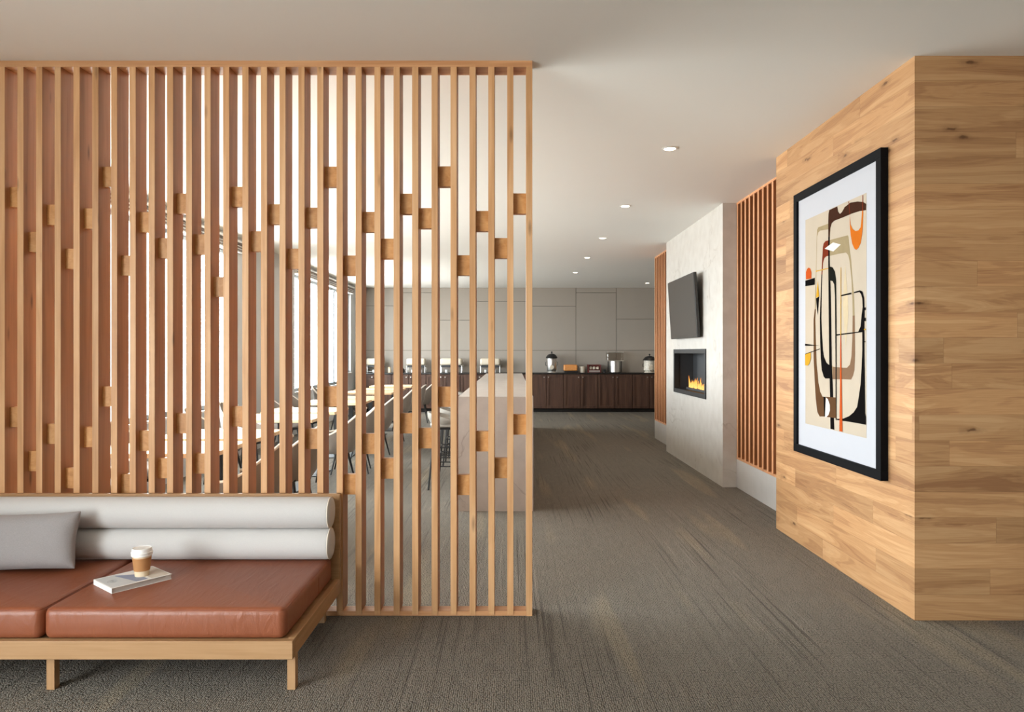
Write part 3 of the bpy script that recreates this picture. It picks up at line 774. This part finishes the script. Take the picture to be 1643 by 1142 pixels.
ART = [
 ('tan', [(0.218,0.898),(0.224,0.93),(0.245,0.939),(0.42,0.937),(0.42,0.911),(0.28,0.92),(0.245,0.915),(0.224,0.898),(0.211,0.748),(0.203,0.608),(0.201,0.555),(0.18,0.555),(0.186,0.609),(0.201,0.748)]),
 ('brown', [(0.201,0.555),(0.192,0.507),(0.201,0.4),(0.218,0.292),(0.249,0.208),(0.28,0.166),(0.321,0.144),(0.371,0.144),(0.371,0.054),(0.27,0.049),(0.228,0.067),(0.197,0.13),(0.175,0.237),(0.158,0.318),(0.158,0.507),(0.18,0.555)]),
 ('rust', [(0.302,0.713),(0.315,0.786),(0.327,0.839),(0.341,0.854),(0.371,0.862),(0.445,0.86),(0.445,0.788),(0.391,0.791),(0.355,0.785),(0.331,0.765),(0.319,0.712)]),
 ('black', [(0.319,0.712),(0.307,0.607),(0.302,0.507),(0.311,0.454),(0.331,0.359),(0.351,0.328),(0.391,0.302),(0.445,0.291),(0.445,0.231),(0.371,0.229),(0.341,0.238),(0.307,0.268),(0.29,0.321),(0.28,0.401),(0.274,0.507),(0.286,0.607),(0.302,0.713)]),
 ('tan', [(0.445,0.86),(0.734,0.853),(0.746,0.846),(0.755,0.811),(0.784,0.746),(0.809,0.647),(0.826,0.597),(0.838,0.505),(0.806,0.505),(0.801,0.573),(0.789,0.657),(0.762,0.737),(0.741,0.767),(0.706,0.781),(0.599,0.785),(0.445,0.788)]),
 ('umber', [(0.806,0.505),(0.838,0.505),(0.843,0.344),(0.834,0.276),(0.813,0.251),(0.784,0.234),(0.671,0.233),(0.553,0.23),(0.493,0.229),(0.493,0.285),(0.553,0.284),(0.671,0.283),(0.724,0.284),(0.767,0.298),(0.789,0.333),(0.801,0.407)]),
 ('tan', [(0.445,0.289),(0.493,0.29),(0.493,0.229),(0.445,0.231)]),
 ('sand', [(0.698,0.729),(0.724,0.624),(0.741,0.549),(0.741,0.506),(0.727,0.456),(0.706,0.366),(0.689,0.431),(0.671,0.506),(0.662,0.55),(0.675,0.65)]),
 ('darkbrown', [(0.422,0.948),(0.426,0.982),(0.44,0.997),(0.488,0.997),(0.572,0.997),(0.585,0.973),(0.614,0.959),(0.644,0.963),(0.689,0.98),(0.775,0.988),(0.876,0.98),(0.956,0.968),(0.997,0.955),(0.997,0.929),(0.908,0.936),(0.792,0.939),(0.671,0.938),(0.525,0.939),(0.484,0.933),(0.459,0.915),(0.447,0.874),(0.422,0.876)]),
 ('black', [(0.422,0.876),(0.447,0.874),(0.449,0.76),(0.461,0.656),(0.472,0.506),(0.484,0.295),(0.506,0.146),(0.525,0.003),(0.459,0.003),(0.453,0.143),(0.44,0.293),(0.43,0.507),(0.422,0.761)]),
 ('white', [(0.361,0.828),(0.503,0.844),(0.628,0.823),(0.506,0.803)]),
 ('ink', [(0.426,0.729),(0.459,0.738),(0.497,0.732),(0.535,0.71),(0.553,0.674),(0.559,0.551),(0.559,0.506),(0.559,0.297),(0.544,0.297),(0.537,0.506),(0.535,0.603),(0.522,0.654),(0.497,0.67),(0.459,0.675),(0.426,0.672)]),
 ('orange', [(0.767,0.936),(0.779,0.894),(0.809,0.872),(0.851,0.859),(0.892,0.858),(0.921,0.867),(0.932,0.893),(0.943,0.933),(0.959,0.932),(0.953,0.868),(0.943,0.835),(0.924,0.802),(0.892,0.785),(0.862,0.779),(0.834,0.787),(0.801,0.811),(0.779,0.849),(0.767,0.894)]),
 ('rust', [(0.746,0.996),(0.755,0.996),(0.772,0.936),(0.765,0.937)]),
 ('rust', [(0.948,0.996),(0.959,0.996),(0.956,0.932),(0.945,0.933)]),
 ('red', [(0.015,0.708),(0.015,0.744),(0.044,0.759),(0.071,0.762),(0.1,0.755),(0.121,0.738),(0.121,0.705)]),
 ('black', [(0.003,0.702),(0.186,0.705),(0.186,0.672),(0.003,0.675)]),
 ('gold', [(0.203,0.737),(0.426,0.735),(0.426,0.731),(0.203,0.732)]),
 ('gold', [(0.241,0.688),(0.266,0.613),(0.207,0.608)]),
 ('black', [(0.207,0.606),(0.266,0.611),(0.239,0.525)]),
 ('black', [(0.632,0.601),(0.792,0.604),(0.792,0.597),(0.632,0.595)]),
 ('black', [(0.829,0.604),(0.916,0.607),(0.948,0.6),(0.972,0.575),(0.98,0.505),(0.976,0.481),(0.976,0.348),(0.983,0.219),(0.987,0.101),(0.997,0.087),(0.997,0.055),(0.843,0.054),(0.572,0.05),(0.572,0.055),(0.671,0.062),(0.758,0.077),(0.826,0.097),(0.876,0.122),(0.9,0.167),(0.924,0.217),(0.94,0.289),(0.948,0.361),(0.948,0.433),(0.563,0.424),(0.563,0.43),(0.892,0.436),(0.924,0.457),(0.94,0.505),(0.953,0.537),(0.948,0.571),(0.932,0.59),(0.908,0.6),(0.829,0.599)]),
 ('gold', [(0.628,0.722),(0.635,0.722),(0.635,0.506),(0.635,0.425),(0.625,0.425),(0.625,0.506)]),
 ('red', [(0.625,0.425),(0.635,0.425),(0.648,0.154),(0.657,0.003),(0.608,0.003),(0.617,0.152),(0.621,0.354)]),
 ('ink', [(0.546,0.506),(0.561,0.506),(0.561,0.047),(0.55,0.051)]),
 ('brown', [(0.377,0.145),(0.553,0.149),(0.557,0.057),(0.449,0.055),(0.391,0.054)]),
 ('white', [(0.387,0.143),(0.42,0.136),(0.453,0.112),(0.455,0.086),(0.43,0.064),(0.391,0.052),(0.371,0.052),(0.381,0.098)]),
 ('black', [(0.347,0.144),(0.379,0.145),(0.373,0.054),(0.359,0.054)]),
 ('gold', [(0.003,0.342),(0.111,0.349),(0.115,0.322),(0.089,0.297),(0.056,0.285),(0.003,0.286)]),
 ('black', [(0.003,0.392),(0.28,0.381),(0.003,0.382)]),
 ('black', [(0.003,0.342),(0.28,0.368),(0.28,0.364),(0.011,0.34)]),
 ('black', [(0.976,0.533),(0.997,0.533),(0.997,0.522),(0.976,0.522)]),
 ('black', [(0.976,0.491),(0.997,0.491),(0.997,0.479),(0.976,0.479)]),
 ('black', [(0.976,0.489),(0.997,0.489),(0.997,0.478),(0.976,0.478)]),
 ('gold', [(0.976,0.446),(0.997,0.446),(0.997,0.441),(0.976,0.441)]),
 ('black', [(0.976,0.395),(0.997,0.395),(0.997,0.391),(0.976,0.391)]),
]
for i, (cname, poly) in enumerate(ART):
    d = 0.0290 + 0.00012 * i
    MB().prism([(AU0 + u * (AU1 - AU0), AV0 + v * (AV1 - AV0)) for u, v in poly], lambda u, v, w_, d=d: pf(u, v, d + w_), 0.0001).build('painted_shape', M['art_' + cname], pr)

# ------------------------------------------------------------------ downlights
def downlight(x, y, label, watts=DOWNLIGHT_W):
    t = thing('downlight', (x, y, H), label, 'ceiling light', 'recessed downlights')
    MB().lathe([(0.046, -0.001), (0.060, -0.001), (0.062, -0.004), (0.048, -0.006), (0.044, -0.003)], seg=28).build('trim_ring', M['white'], t, smooth=True)
    MB().lathe([(0.0, -0.002), (0.044, -0.002), (0.044, -0.0035), (0.0, -0.0035)], seg=24).build('lens', M['lamp'], t)
    ld = bpy.data.lights.new('downlight_lamp', 'SPOT'); ld.energy = watts; ld.spot_size = math.radians(100); ld.spot_blend = 0.6; ld.color = (1.0, 0.78, 0.54); ld.shadow_soft_size = 0.04
    lo = bpy.data.objects.new('downlight_lamp', ld); COL.objects.link(lo); lo.parent = t; lo.location = (0, 0, -0.02)
for y, s in ((5.47, 'nearest to the viewer, over the passage by the oak cladding'), (7.62, 'second from the viewer along the passage'), (9.75, 'third from the viewer along the passage'),
             (11.76, 'fourth from the viewer along the passage'), (13.96, 'fifth and farthest in the passage row')):
    downlight(1.22 + (0.03 if y > 9 else 0), y, 'small round recessed ceiling light, ' + s)
downlight(3.08, 16.1, 'small round recessed ceiling light at the far right in front of the grey panelled wall')

# ------------------------------------------------------------------ stone island and stools
isl = thing('island', (0, 0, 0), 'long pale stone communal island with waterfall ends behind the screen', 'island')
MB().box(-0.483, 0.19, 6.34, 13.4, 0.985, 1.026).build('top', M['island'], isl)
MB().box(-0.483, 0.19, 6.34, 6.38, 0, 0.985).build('end_panel', M['island'], isl)
MB().box(-0.483, 0.19, 13.36, 13.4, 0, 0.985).build('end_panel', M['island'], isl)
MB().box(-0.18, 0.188, 6.381, 13.359, 0, 0.9849).build('body', M['island'], isl)

def make_stool():
    t = thing('bar_stool', (0, 0, 0), 's', 'bar stool', 'bar stools along the island')
    rows = []
    for j in range(7):
        tt = j / 6; row = []
        for k in range(25):
            a = math.radians(-125 + 250 * k / 24) + PI
            rim = 0.10 * (0.5 + 0.5 * math.cos(math.radians(-125 + 250 * k / 24))) + 0.035
            r = 0.135 + 0.055 * math.sin(tt * PI / 2)
            row.append((r * math.cos(a), r * math.sin(a) * 1.05, 0.665 + rim * tt ** 1.3))
        rows.append(row)
    q = MB(); q.grid(rows); q.build('shell', M['stool'], t, smooth=True, solid=0.014)
    cushion(0.16, 0.165, 0.04, 0.12, 0.018).build('seat', M['stool'], t, smooth=True, loc=(0, 0, 0.645))
    MB().box(-0.12, 0.12, -0.12, 0.12, 0.615, 0.644).build('seat_plate', M['black'], t, bevel=0.004)
    for sx in (-1, 1):
        for sy in (-1, 1):
            MB().tube([(sx * 0.11, sy * 0.11, 0.62), (sx * 0.165, sy * 0.175, 0.0)], 0.010, 8).build('leg', M['black'], t)
    for z in (0.24, 0.33):
        f = 0.11 + (0.62 - z) / 0.62 * 0.055; g_ = 0.11 + (0.62 - z) / 0.62 * 0.065
        q = MB(); c = [(-f, -g_, z), (f, -g_, z), (f, g_, z), (-f, g_, z)]
        for a, b_ in zip(c, c[1:] + c[:1]): q.tube([a, b_], 0.007, 6)
        q.build('foot_rail', M['black'], t)
    return t
st = make_stool()
words = ['nearest the screen', 'second from the screen', 'third from the screen', 'fourth from the screen', 'fifth from the screen', 'farthest from the screen']
for i in range(6):
    o = st if i == 0 else copy_tree(st)
    o.location = (-0.70, 7.49 + 0.78 * i, 0); o.rotation_euler = (0, 0, 0)
    o['label'] = 'pale bucket bar stool on black legs beside the stone island, ' + words[i]

# ------------------------------------------------------------------ dining tables and chairs
def make_table():
    t = thing('dining_table', (0, 0, 0), 't', 'table', 'small dining tables along the windows')
    MB().box(-0.42, 0.42, -0.34, 0.34, 0.718, 0.75).build('tabletop', M['table'], t, bevel=0.004)
    MB().box(-0.03, 0.03, -0.03, 0.03, 0.012, 0.70).build('column', M['black'], t, bevel=0.004)
    MB().box(-0.24, 0.24, -0.24, 0.24, 0, 0.012).build('base_plate', M['black'], t, bevel=0.004)
    MB().box(-0.2, 0.2, -0.03, 0.03, 0.70, 0.7179).box(-0.03, 0.03, -0.2, 0.2, 0.70, 0.7179).build('spider', M['black'], t)
    return t

def make_chair():
    """upholstered bucket chair; the back is towards +x, the sitter looks along -x"""
    t = thing('dining_chair', (0, 0, 0), 'c', 'chair', 'upholstered dining chairs')
    NA, NJ = 33, 9
    def top(a):
        c = max(0.0, math.cos(a * 0.80)); return 0.55 + 0.28 * c ** 2.3
    rows, rim = [], []
    for j in range(NJ):
        tt = j / (NJ - 1); row = []
        for k in range(NA):
            a = math.radians(-112 + 224 * k / (NA - 1)); zt = top(a)
            z = 0.375 + (zt - 0.375) * tt
            hgt = (z - 0.375) / 0.45
            r = 0.195 + 0.065 * min(1, (z - 0.375) / 0.16) ** 0.6
            x = r * math.cos(a) + 0.075 * hgt ** 1.4 * max(0, math.cos(a)); yy = r * 1.0 * math.sin(a)
            row.append((x, yy, z))
        rows.append(row)
    q = MB(); q.grid(rows); q.build('shell', M['chair'], t, smooth=True, solid=0.024)
    MB().tube(rows[-1], 0.0135, 8).build('piping', M['piping'], t, smooth=True)
    c = cushion(0.215, 0.215, 0.085, 0.16, 0.03); c.build('seat', M['chair_in'], t, smooth=True, loc=(-0.035, 0, 0.395))
    MB().box(-0.19, 0.15, -0.16, 0.16, 0.365, 0.394).build('seat_base', M['black'], t, bevel=0.008)
    for sx in (-1, 1):
        for sy in (-1, 1):
            MB().tube([(-0.02 + sx * 0.135, sy * 0.125, 0.375), (-0.02 + sx * 0.215, sy * 0.205, 0)], [0.015, 0.008], 10).build('leg', M['black'], t)
    return t

tb = make_table(); chp = make_chair()
TY = [5.05, 5.86, 7.42, 8.32, 9.75, 10.65, 12.1, 13.0, 14.4]
ordn = ['first', 'second', 'third', 'fourth', 'fifth', 'sixth', 'seventh', 'eighth', 'ninth']
for i, y in enumerate(TY):
    o = tb if i == 0 else copy_tree(tb)
    o.location = (-2.42, y, 0)
    o['label'] = 'small oak-topped table on a black pedestal by the windows, %s from the screen' % ordn[i]
CY = [5.00, 5.95, 7.55, 8.45, 9.60, 11.1, 12.9, 14.4]
first = True
extra = 'tenth'
for i, y in enumerate(CY):
    o = chp if first else copy_tree(chp); first = False
    o.location = (-1.90, y, 0); o.rotation_euler = (0, 0, math.radians([4, -6, 3, 8, -4, 6, -7, 3, 12, -5][i]))
    o['label'] = 'taupe bucket chair with cream piping, aisle side of the tables, %s from the screen' % (ordn + [extra])[i]
for i, y in enumerate([5.1, 5.95, 7.45, 8.3, 9.8, 10.6, 12.2, 13.1]):
    o = copy_tree(chp)
    o.location = (-3.10, y, 0); o.rotation_euler = (0, 0, PI + math.radians([5, -4, 8, -6, 4, -5, 6, -3][i]))
    o['label'] = 'taupe bucket chair with its back to the windows, %s from the screen' % ordn[i]

# ------------------------------------------------------------------ buffet cabinets and counter
CW = 0.8155; CX0 = -3.672
def make_cabinet():
    t = thing('base_cabinet', (0, 0, 0), 'c', 'cabinet', 'dark buffet cabinets along the grey wall')
    MB().box(0.002, CW - 0.002, 0.03, 0.50, 0.09, 0.905).build('carcass', M['cab'], t)
    MB().box(0.002, CW - 0.002, 0.09, 0.50, 0, 0.0899).build('toe_kick', M['counter'], t)
    for s in (0, 1):
        x0 = 0.006 + s * (CW / 2 - 0.001); x1 = x0 + CW / 2 - 0.014; z0, z1 = 0.10, 0.893
        q = MB(); f = 0.055
        q.box(x0, x0 + f, 0.008, 0.029, z0, z1).box(x1 - f, x1, 0.008, 0.029, z0, z1).box(x0 + f, x1 - f, 0.008, 0.029, z0, z0 + f).box(x0 + f, x1 - f, 0.008, 0.029, z1 - f, z1)
        q.box(x0 + f, x1 - f, 0.024, 0.029, z0 + f, z1 - f)
        d = q.build('door', M['cab'], t)
        kx = x1 - 0.045 if s == 0 else x0 + 0.045
        MB().lathe([(0.0, 0.0), (0.006, 0.0), (0.006, 0.014), (0.015, 0.018), (0.016, 0.026), (0.0, 0.028)], seg=14).build('knob', M['knob'], d, smooth=True, loc=(kx, 0.008, z1 - 0.06)).rotation_euler = (PI / 2, 0, 0)
    return t
cb = make_cabinet()
pos = ['leftmost, by the windows', 'second from the left', 'third from the left', 'fourth from the left', 'fifth from the left', 'sixth from the left', 'seventh from the left', 'eighth from the left', 'ninth from the left', 'rightmost']
for i in range(10):
    o = cb if i == 0 else copy_tree(cb)
    o.location = (CX0 + CW * i, 16.76, 0)
    o['label'] = 'dark wood two-door cabinet under the black counter, ' + pos[i]
tag(MB().box(-3.70, 4.55, 16.745, 17.298, 0.905, 0.938).build('countertop', M['counter'], bevel=0.003), 'long black buffet counter along the grey panelled wall', 'countertop')

# ------------------------------------------------------------------ things on the counter
CT = 0.938; CYm = 16.98
def make_chafer():
    t = thing('chafing_dish', (0, 0, 0), 'c', 'chafing dish', 'roll-top chafing dishes on the buffet')
    q = MB()
    for sx in (-1, 1):
        for sy in (-1, 1):
            q.tube([(sx * 0.25, sy * 0.13, 0.0), (sx * 0.25, sy * 0.13, 0.15)], 0.011, 8)
            q.lathe([(0.0, 0.15), (0.02, 0.155), (0.024, 0.172), (0.0, 0.19)], (sx * 0.25, sy * 0.13, 0), 12)
        q.tube([(sx * 0.25, -0.13, 0.03), (sx * 0.25, 0.13, 0.03)], 0.007, 6)
    q.tube([(-0.25, -0.13, 0.13), (0.25, -0.13, 0.13)], 0.007, 6).tube([(-0.25, 0.13, 0.13), (0.25, 0.13, 0.13)], 0.007, 6)
    q.build('stand', M['steel'], t, smooth=True)
    MB().box(-0.235, 0.235, -0.15, 0.15, 0.125, 0.175).build('water_pan', M['firebox'], t, bevel=0.008)
    cushion(0.262, 0.17, 0.165, 0.055, 0.045).build('lid', M['cream'], t, smooth=True, loc=(0, 0, 0.177))
    for x in (-0.12, 0.12): MB().lathe([(0.0, 0.0), (0.035, 0.0), (0.038, 0.07), (0.0, 0.07)], (x, 0, 0), 16).build('fuel_can', M['white'], t, smooth=True)
    return t
cf = make_chafer()
for i, (x, s, rz, lab) in enumerate(((-3.27, 0.72, 1.2, 'first from the windows'), (-2.29, 0.86, 0, 'second from the windows'), (-1.45, 1.0, 0, 'third from the windows'), (-0.52, 0.92, 0, 'farthest from the windows'))):
    o = cf if i == 0 else copy_tree(cf)
    o.location = (x, CYm, CT + 0.0005); o.rotation_euler = (0, 0, rz); o.scale = (s, 0.95, 1.0)
    o['label'] = 'cream-lidded chafing dish on a steel stand on the black counter, ' + lab
jar = MB().lathe([(0.0, 0), (0.035, 0), (0.036, 0.085), (0.030, 0.095), (0.034, 0.10), (0.034, 0.125), (0.0, 0.128)], seg=20).build('jar', M['cup'], smooth=True)
jar.location = (-2.94, CYm, CT + 0.0005); tag(jar, 'small tan jar right of the first chafing dish', 'jar')
for x, lab in ((-3.50, 'small dark jug at the window end of the counter'), (-2.62, 'small dark jug just left of the second chafing dish')):
    t = thing('jug', (x, CYm - 0.02, CT + 0.0005), lab, 'jug')
    MB().lathe([(0.0, 0), (0.045, 0), (0.055, 0.03), (0.05, 0.07), (0.03, 0.09), (0.034, 0.10), (0.0, 0.098)], seg=20).build('body', M['black'], t, smooth=True)
    MB().tube([(0.05, 0, 0.08), (0.08, 0, 0.07), (0.078, 0, 0.035), (0.054, 0, 0.03)], 0.006, 6).build('handle', M['black'], t, smooth=True)

def dispenser(x, label, rb, hb, rl, body, ornate=False):
    t = thing('coffee_urn', (x, CYm, CT + 0.0005), label, 'coffee urn')
    MB().lathe([(0.0, 0.0), (rb * 0.95, 0.0), (rb * 0.8, 0.03), (rb, 0.06), (rb, hb - 0.01), (rb * 0.96, hb), (0.0, hb)], seg=32).build('body', M[body], t, smooth=True)
    MB().lathe([(0.0, hb + 0.0), (rl, hb + 0.001), (rl * 0.92, hb + 0.03), (rl * 0.62, hb + 0.085), (rl * 0.3, hb + 0.105), (0.0, hb + 0.11)], seg=32).build('lid', M['black'], t, smooth=True)
    MB().lathe([(0.0, hb + 0.108), (0.012, hb + 0.108), (0.010, hb + 0.125), (0.021, hb + 0.135), (0.019, hb + 0.155), (0.0, hb + 0.162)], seg=16).build('finial', M['black'], t, smooth=True)
    d = MB().lathe([(0.0, 0), (0.05, 0), (0.048, 0.006), (0.0, 0.008)], seg=24).build('badge', M['cream'], t, loc=(0, -rb - 0.001, hb * 0.38)); d.rotation_euler = (PI / 2, 0, 0)
    MB().tube([(0, -rb + 0.002, hb * 0.16), (0, -rb - 0.045, hb * 0.16), (0, -rb - 0.05, hb * 0.09)], 0.009, 8).build('tap', M['black'], t, smooth=True)
    for s in (-1, 1): MB().tube([(s * (rb - 0.004), 0, hb * 0.75), (s * (rb + 0.03), 0, hb * 0.72), (s * (rb + 0.03), 0, hb * 0.5), (s * (rb - 0.004), 0, hb * 0.47)], 0.007, 8).build('handle', M['black'], t, smooth=True)
dispenser(0.953, 'tall silver coffee urn with a black domed lid at the left of the counter stretch', 0.115, 0.345, 0.145, 'steel')
dispenser(3.30, 'squat patterned coffee urn with a black lid next to the far wooden slats', 0.135, 0.29, 0.165, 'speckle')
t = thing('bread_box', (1.40, CYm, CT + 0.0005), 'glowing amber bread box on a dark tray left of the small canister', 'bread box')
MB().box(-0.165, 0.165, -0.12, 0.12, 0.04, 0.19).build('body', M['bread'], t, bevel=0.03, seg=4)
MB().box(-0.15, 0.18, -0.13, 0.13, 0.0, 0.038).build('tray', M['black'], t, bevel=0.006)
t = thing('canister', (1.69, CYm, CT + 0.0005), 'small pale pink canister between the amber box and the dark red box', 'canister')
MB().lathe([(0.0, 0), (0.065, 0), (0.07, 0.12), (0.0, 0.12)], seg=24).build('body', M['cream'], t, smooth=True)
MB().lathe([(0.0, 0.1205), (0.076, 0.1205), (0.076, 0.145), (0.0, 0.148)], seg=24).build('lid', M['cream'], t, smooth=True)
t = thing('display_box', (1.97, CYm, CT + 0.0005), 'dark red display box holding pale round rolls', 'box')
MB().box(-0.155, 0.155, -0.11, 0.11, 0, 0.075).box(-0.155, -0.14, -0.11, 0.11, 0.075, 0.19).box(0.14, 0.155, -0.11, 0.11, 0.075, 0.19).box(-0.14, 0.14, 0.095, 0.11, 0.075, 0.19).build('body', M['red'], t, bevel=0.003)
MB().box(-0.13, 0.13, -0.118, -0.1105, 0.012, 0.055).build('label_strip', M['steel'], t)
for k, xo in enumerate((-0.085, 0.0, 0.085)):
    o = MB().lathe([(0.0, 0), (0.03, 0.004), (0.04, 0.03), (0.03, 0.06), (0.0, 0.07)], seg=20).build('bread_roll', M['cream'], smooth=True)
    o.location = (1.97 + xo, CYm - 0.03, CT + 0.0762)
    tag(o, '%s of the three pale rolls in the dark red display box' % ('left', 'middle', 'right')[k], 'bread roll', 'rolls in the display box')
t = thing('mug', (2.21, CYm - 0.03, CT + 0.0005), 'small dark mug between the red display box and the steel dispenser', 'mug')
MB().lathe([(0.0, 0), (0.035, 0), (0.038, 0.075), (0.034, 0.075), (0.03, 0.01), (0.0, 0.01)], seg=20).build('body', M['black'], t, smooth=True)
MB().tube([(0.036, 0, 0.06), (0.06, 0, 0.055), (0.06, 0, 0.025), (0.036, 0, 0.018)], 0.005, 6).build('handle', M['black'], t, smooth=True)
t = thing('juice_dispenser', (2.465, CYm, CT + 0.0005), 'steel cylinder drink dispenser with a wide clear top and a black base', 'drink dispenser')
MB().lathe([(0.0, 0.012), (0.12, 0.012), (0.12, 0.275), (0.0, 0.275)], seg=40).build('cylinder', M['steel'], t, smooth=True)
MB().box(-0.16, 0.16, -0.14, 0.14, 0.0, 0.0115).build('base', M['black'], t, bevel=0.003)
MB().box(-0.19, 0.19, -0.13, 0.13, 0.29, 0.48).build('clear_tank', M['clear'], t, bevel=0.01)
MB().box(-0.195, 0.195, -0.135, 0.135, 0.276, 0.2895).box(-0.195, 0.195, -0.135, 0.135, 0.4805, 0.497).build('tank_band', M['steel'], t, bevel=0.003)
for s in (-1, 1): MB().box(s * 0.155 - 0.01, s * 0.155 + 0.01, -0.02, 0.02, 0.0115, 0.2755).build('support', M['black'], t)
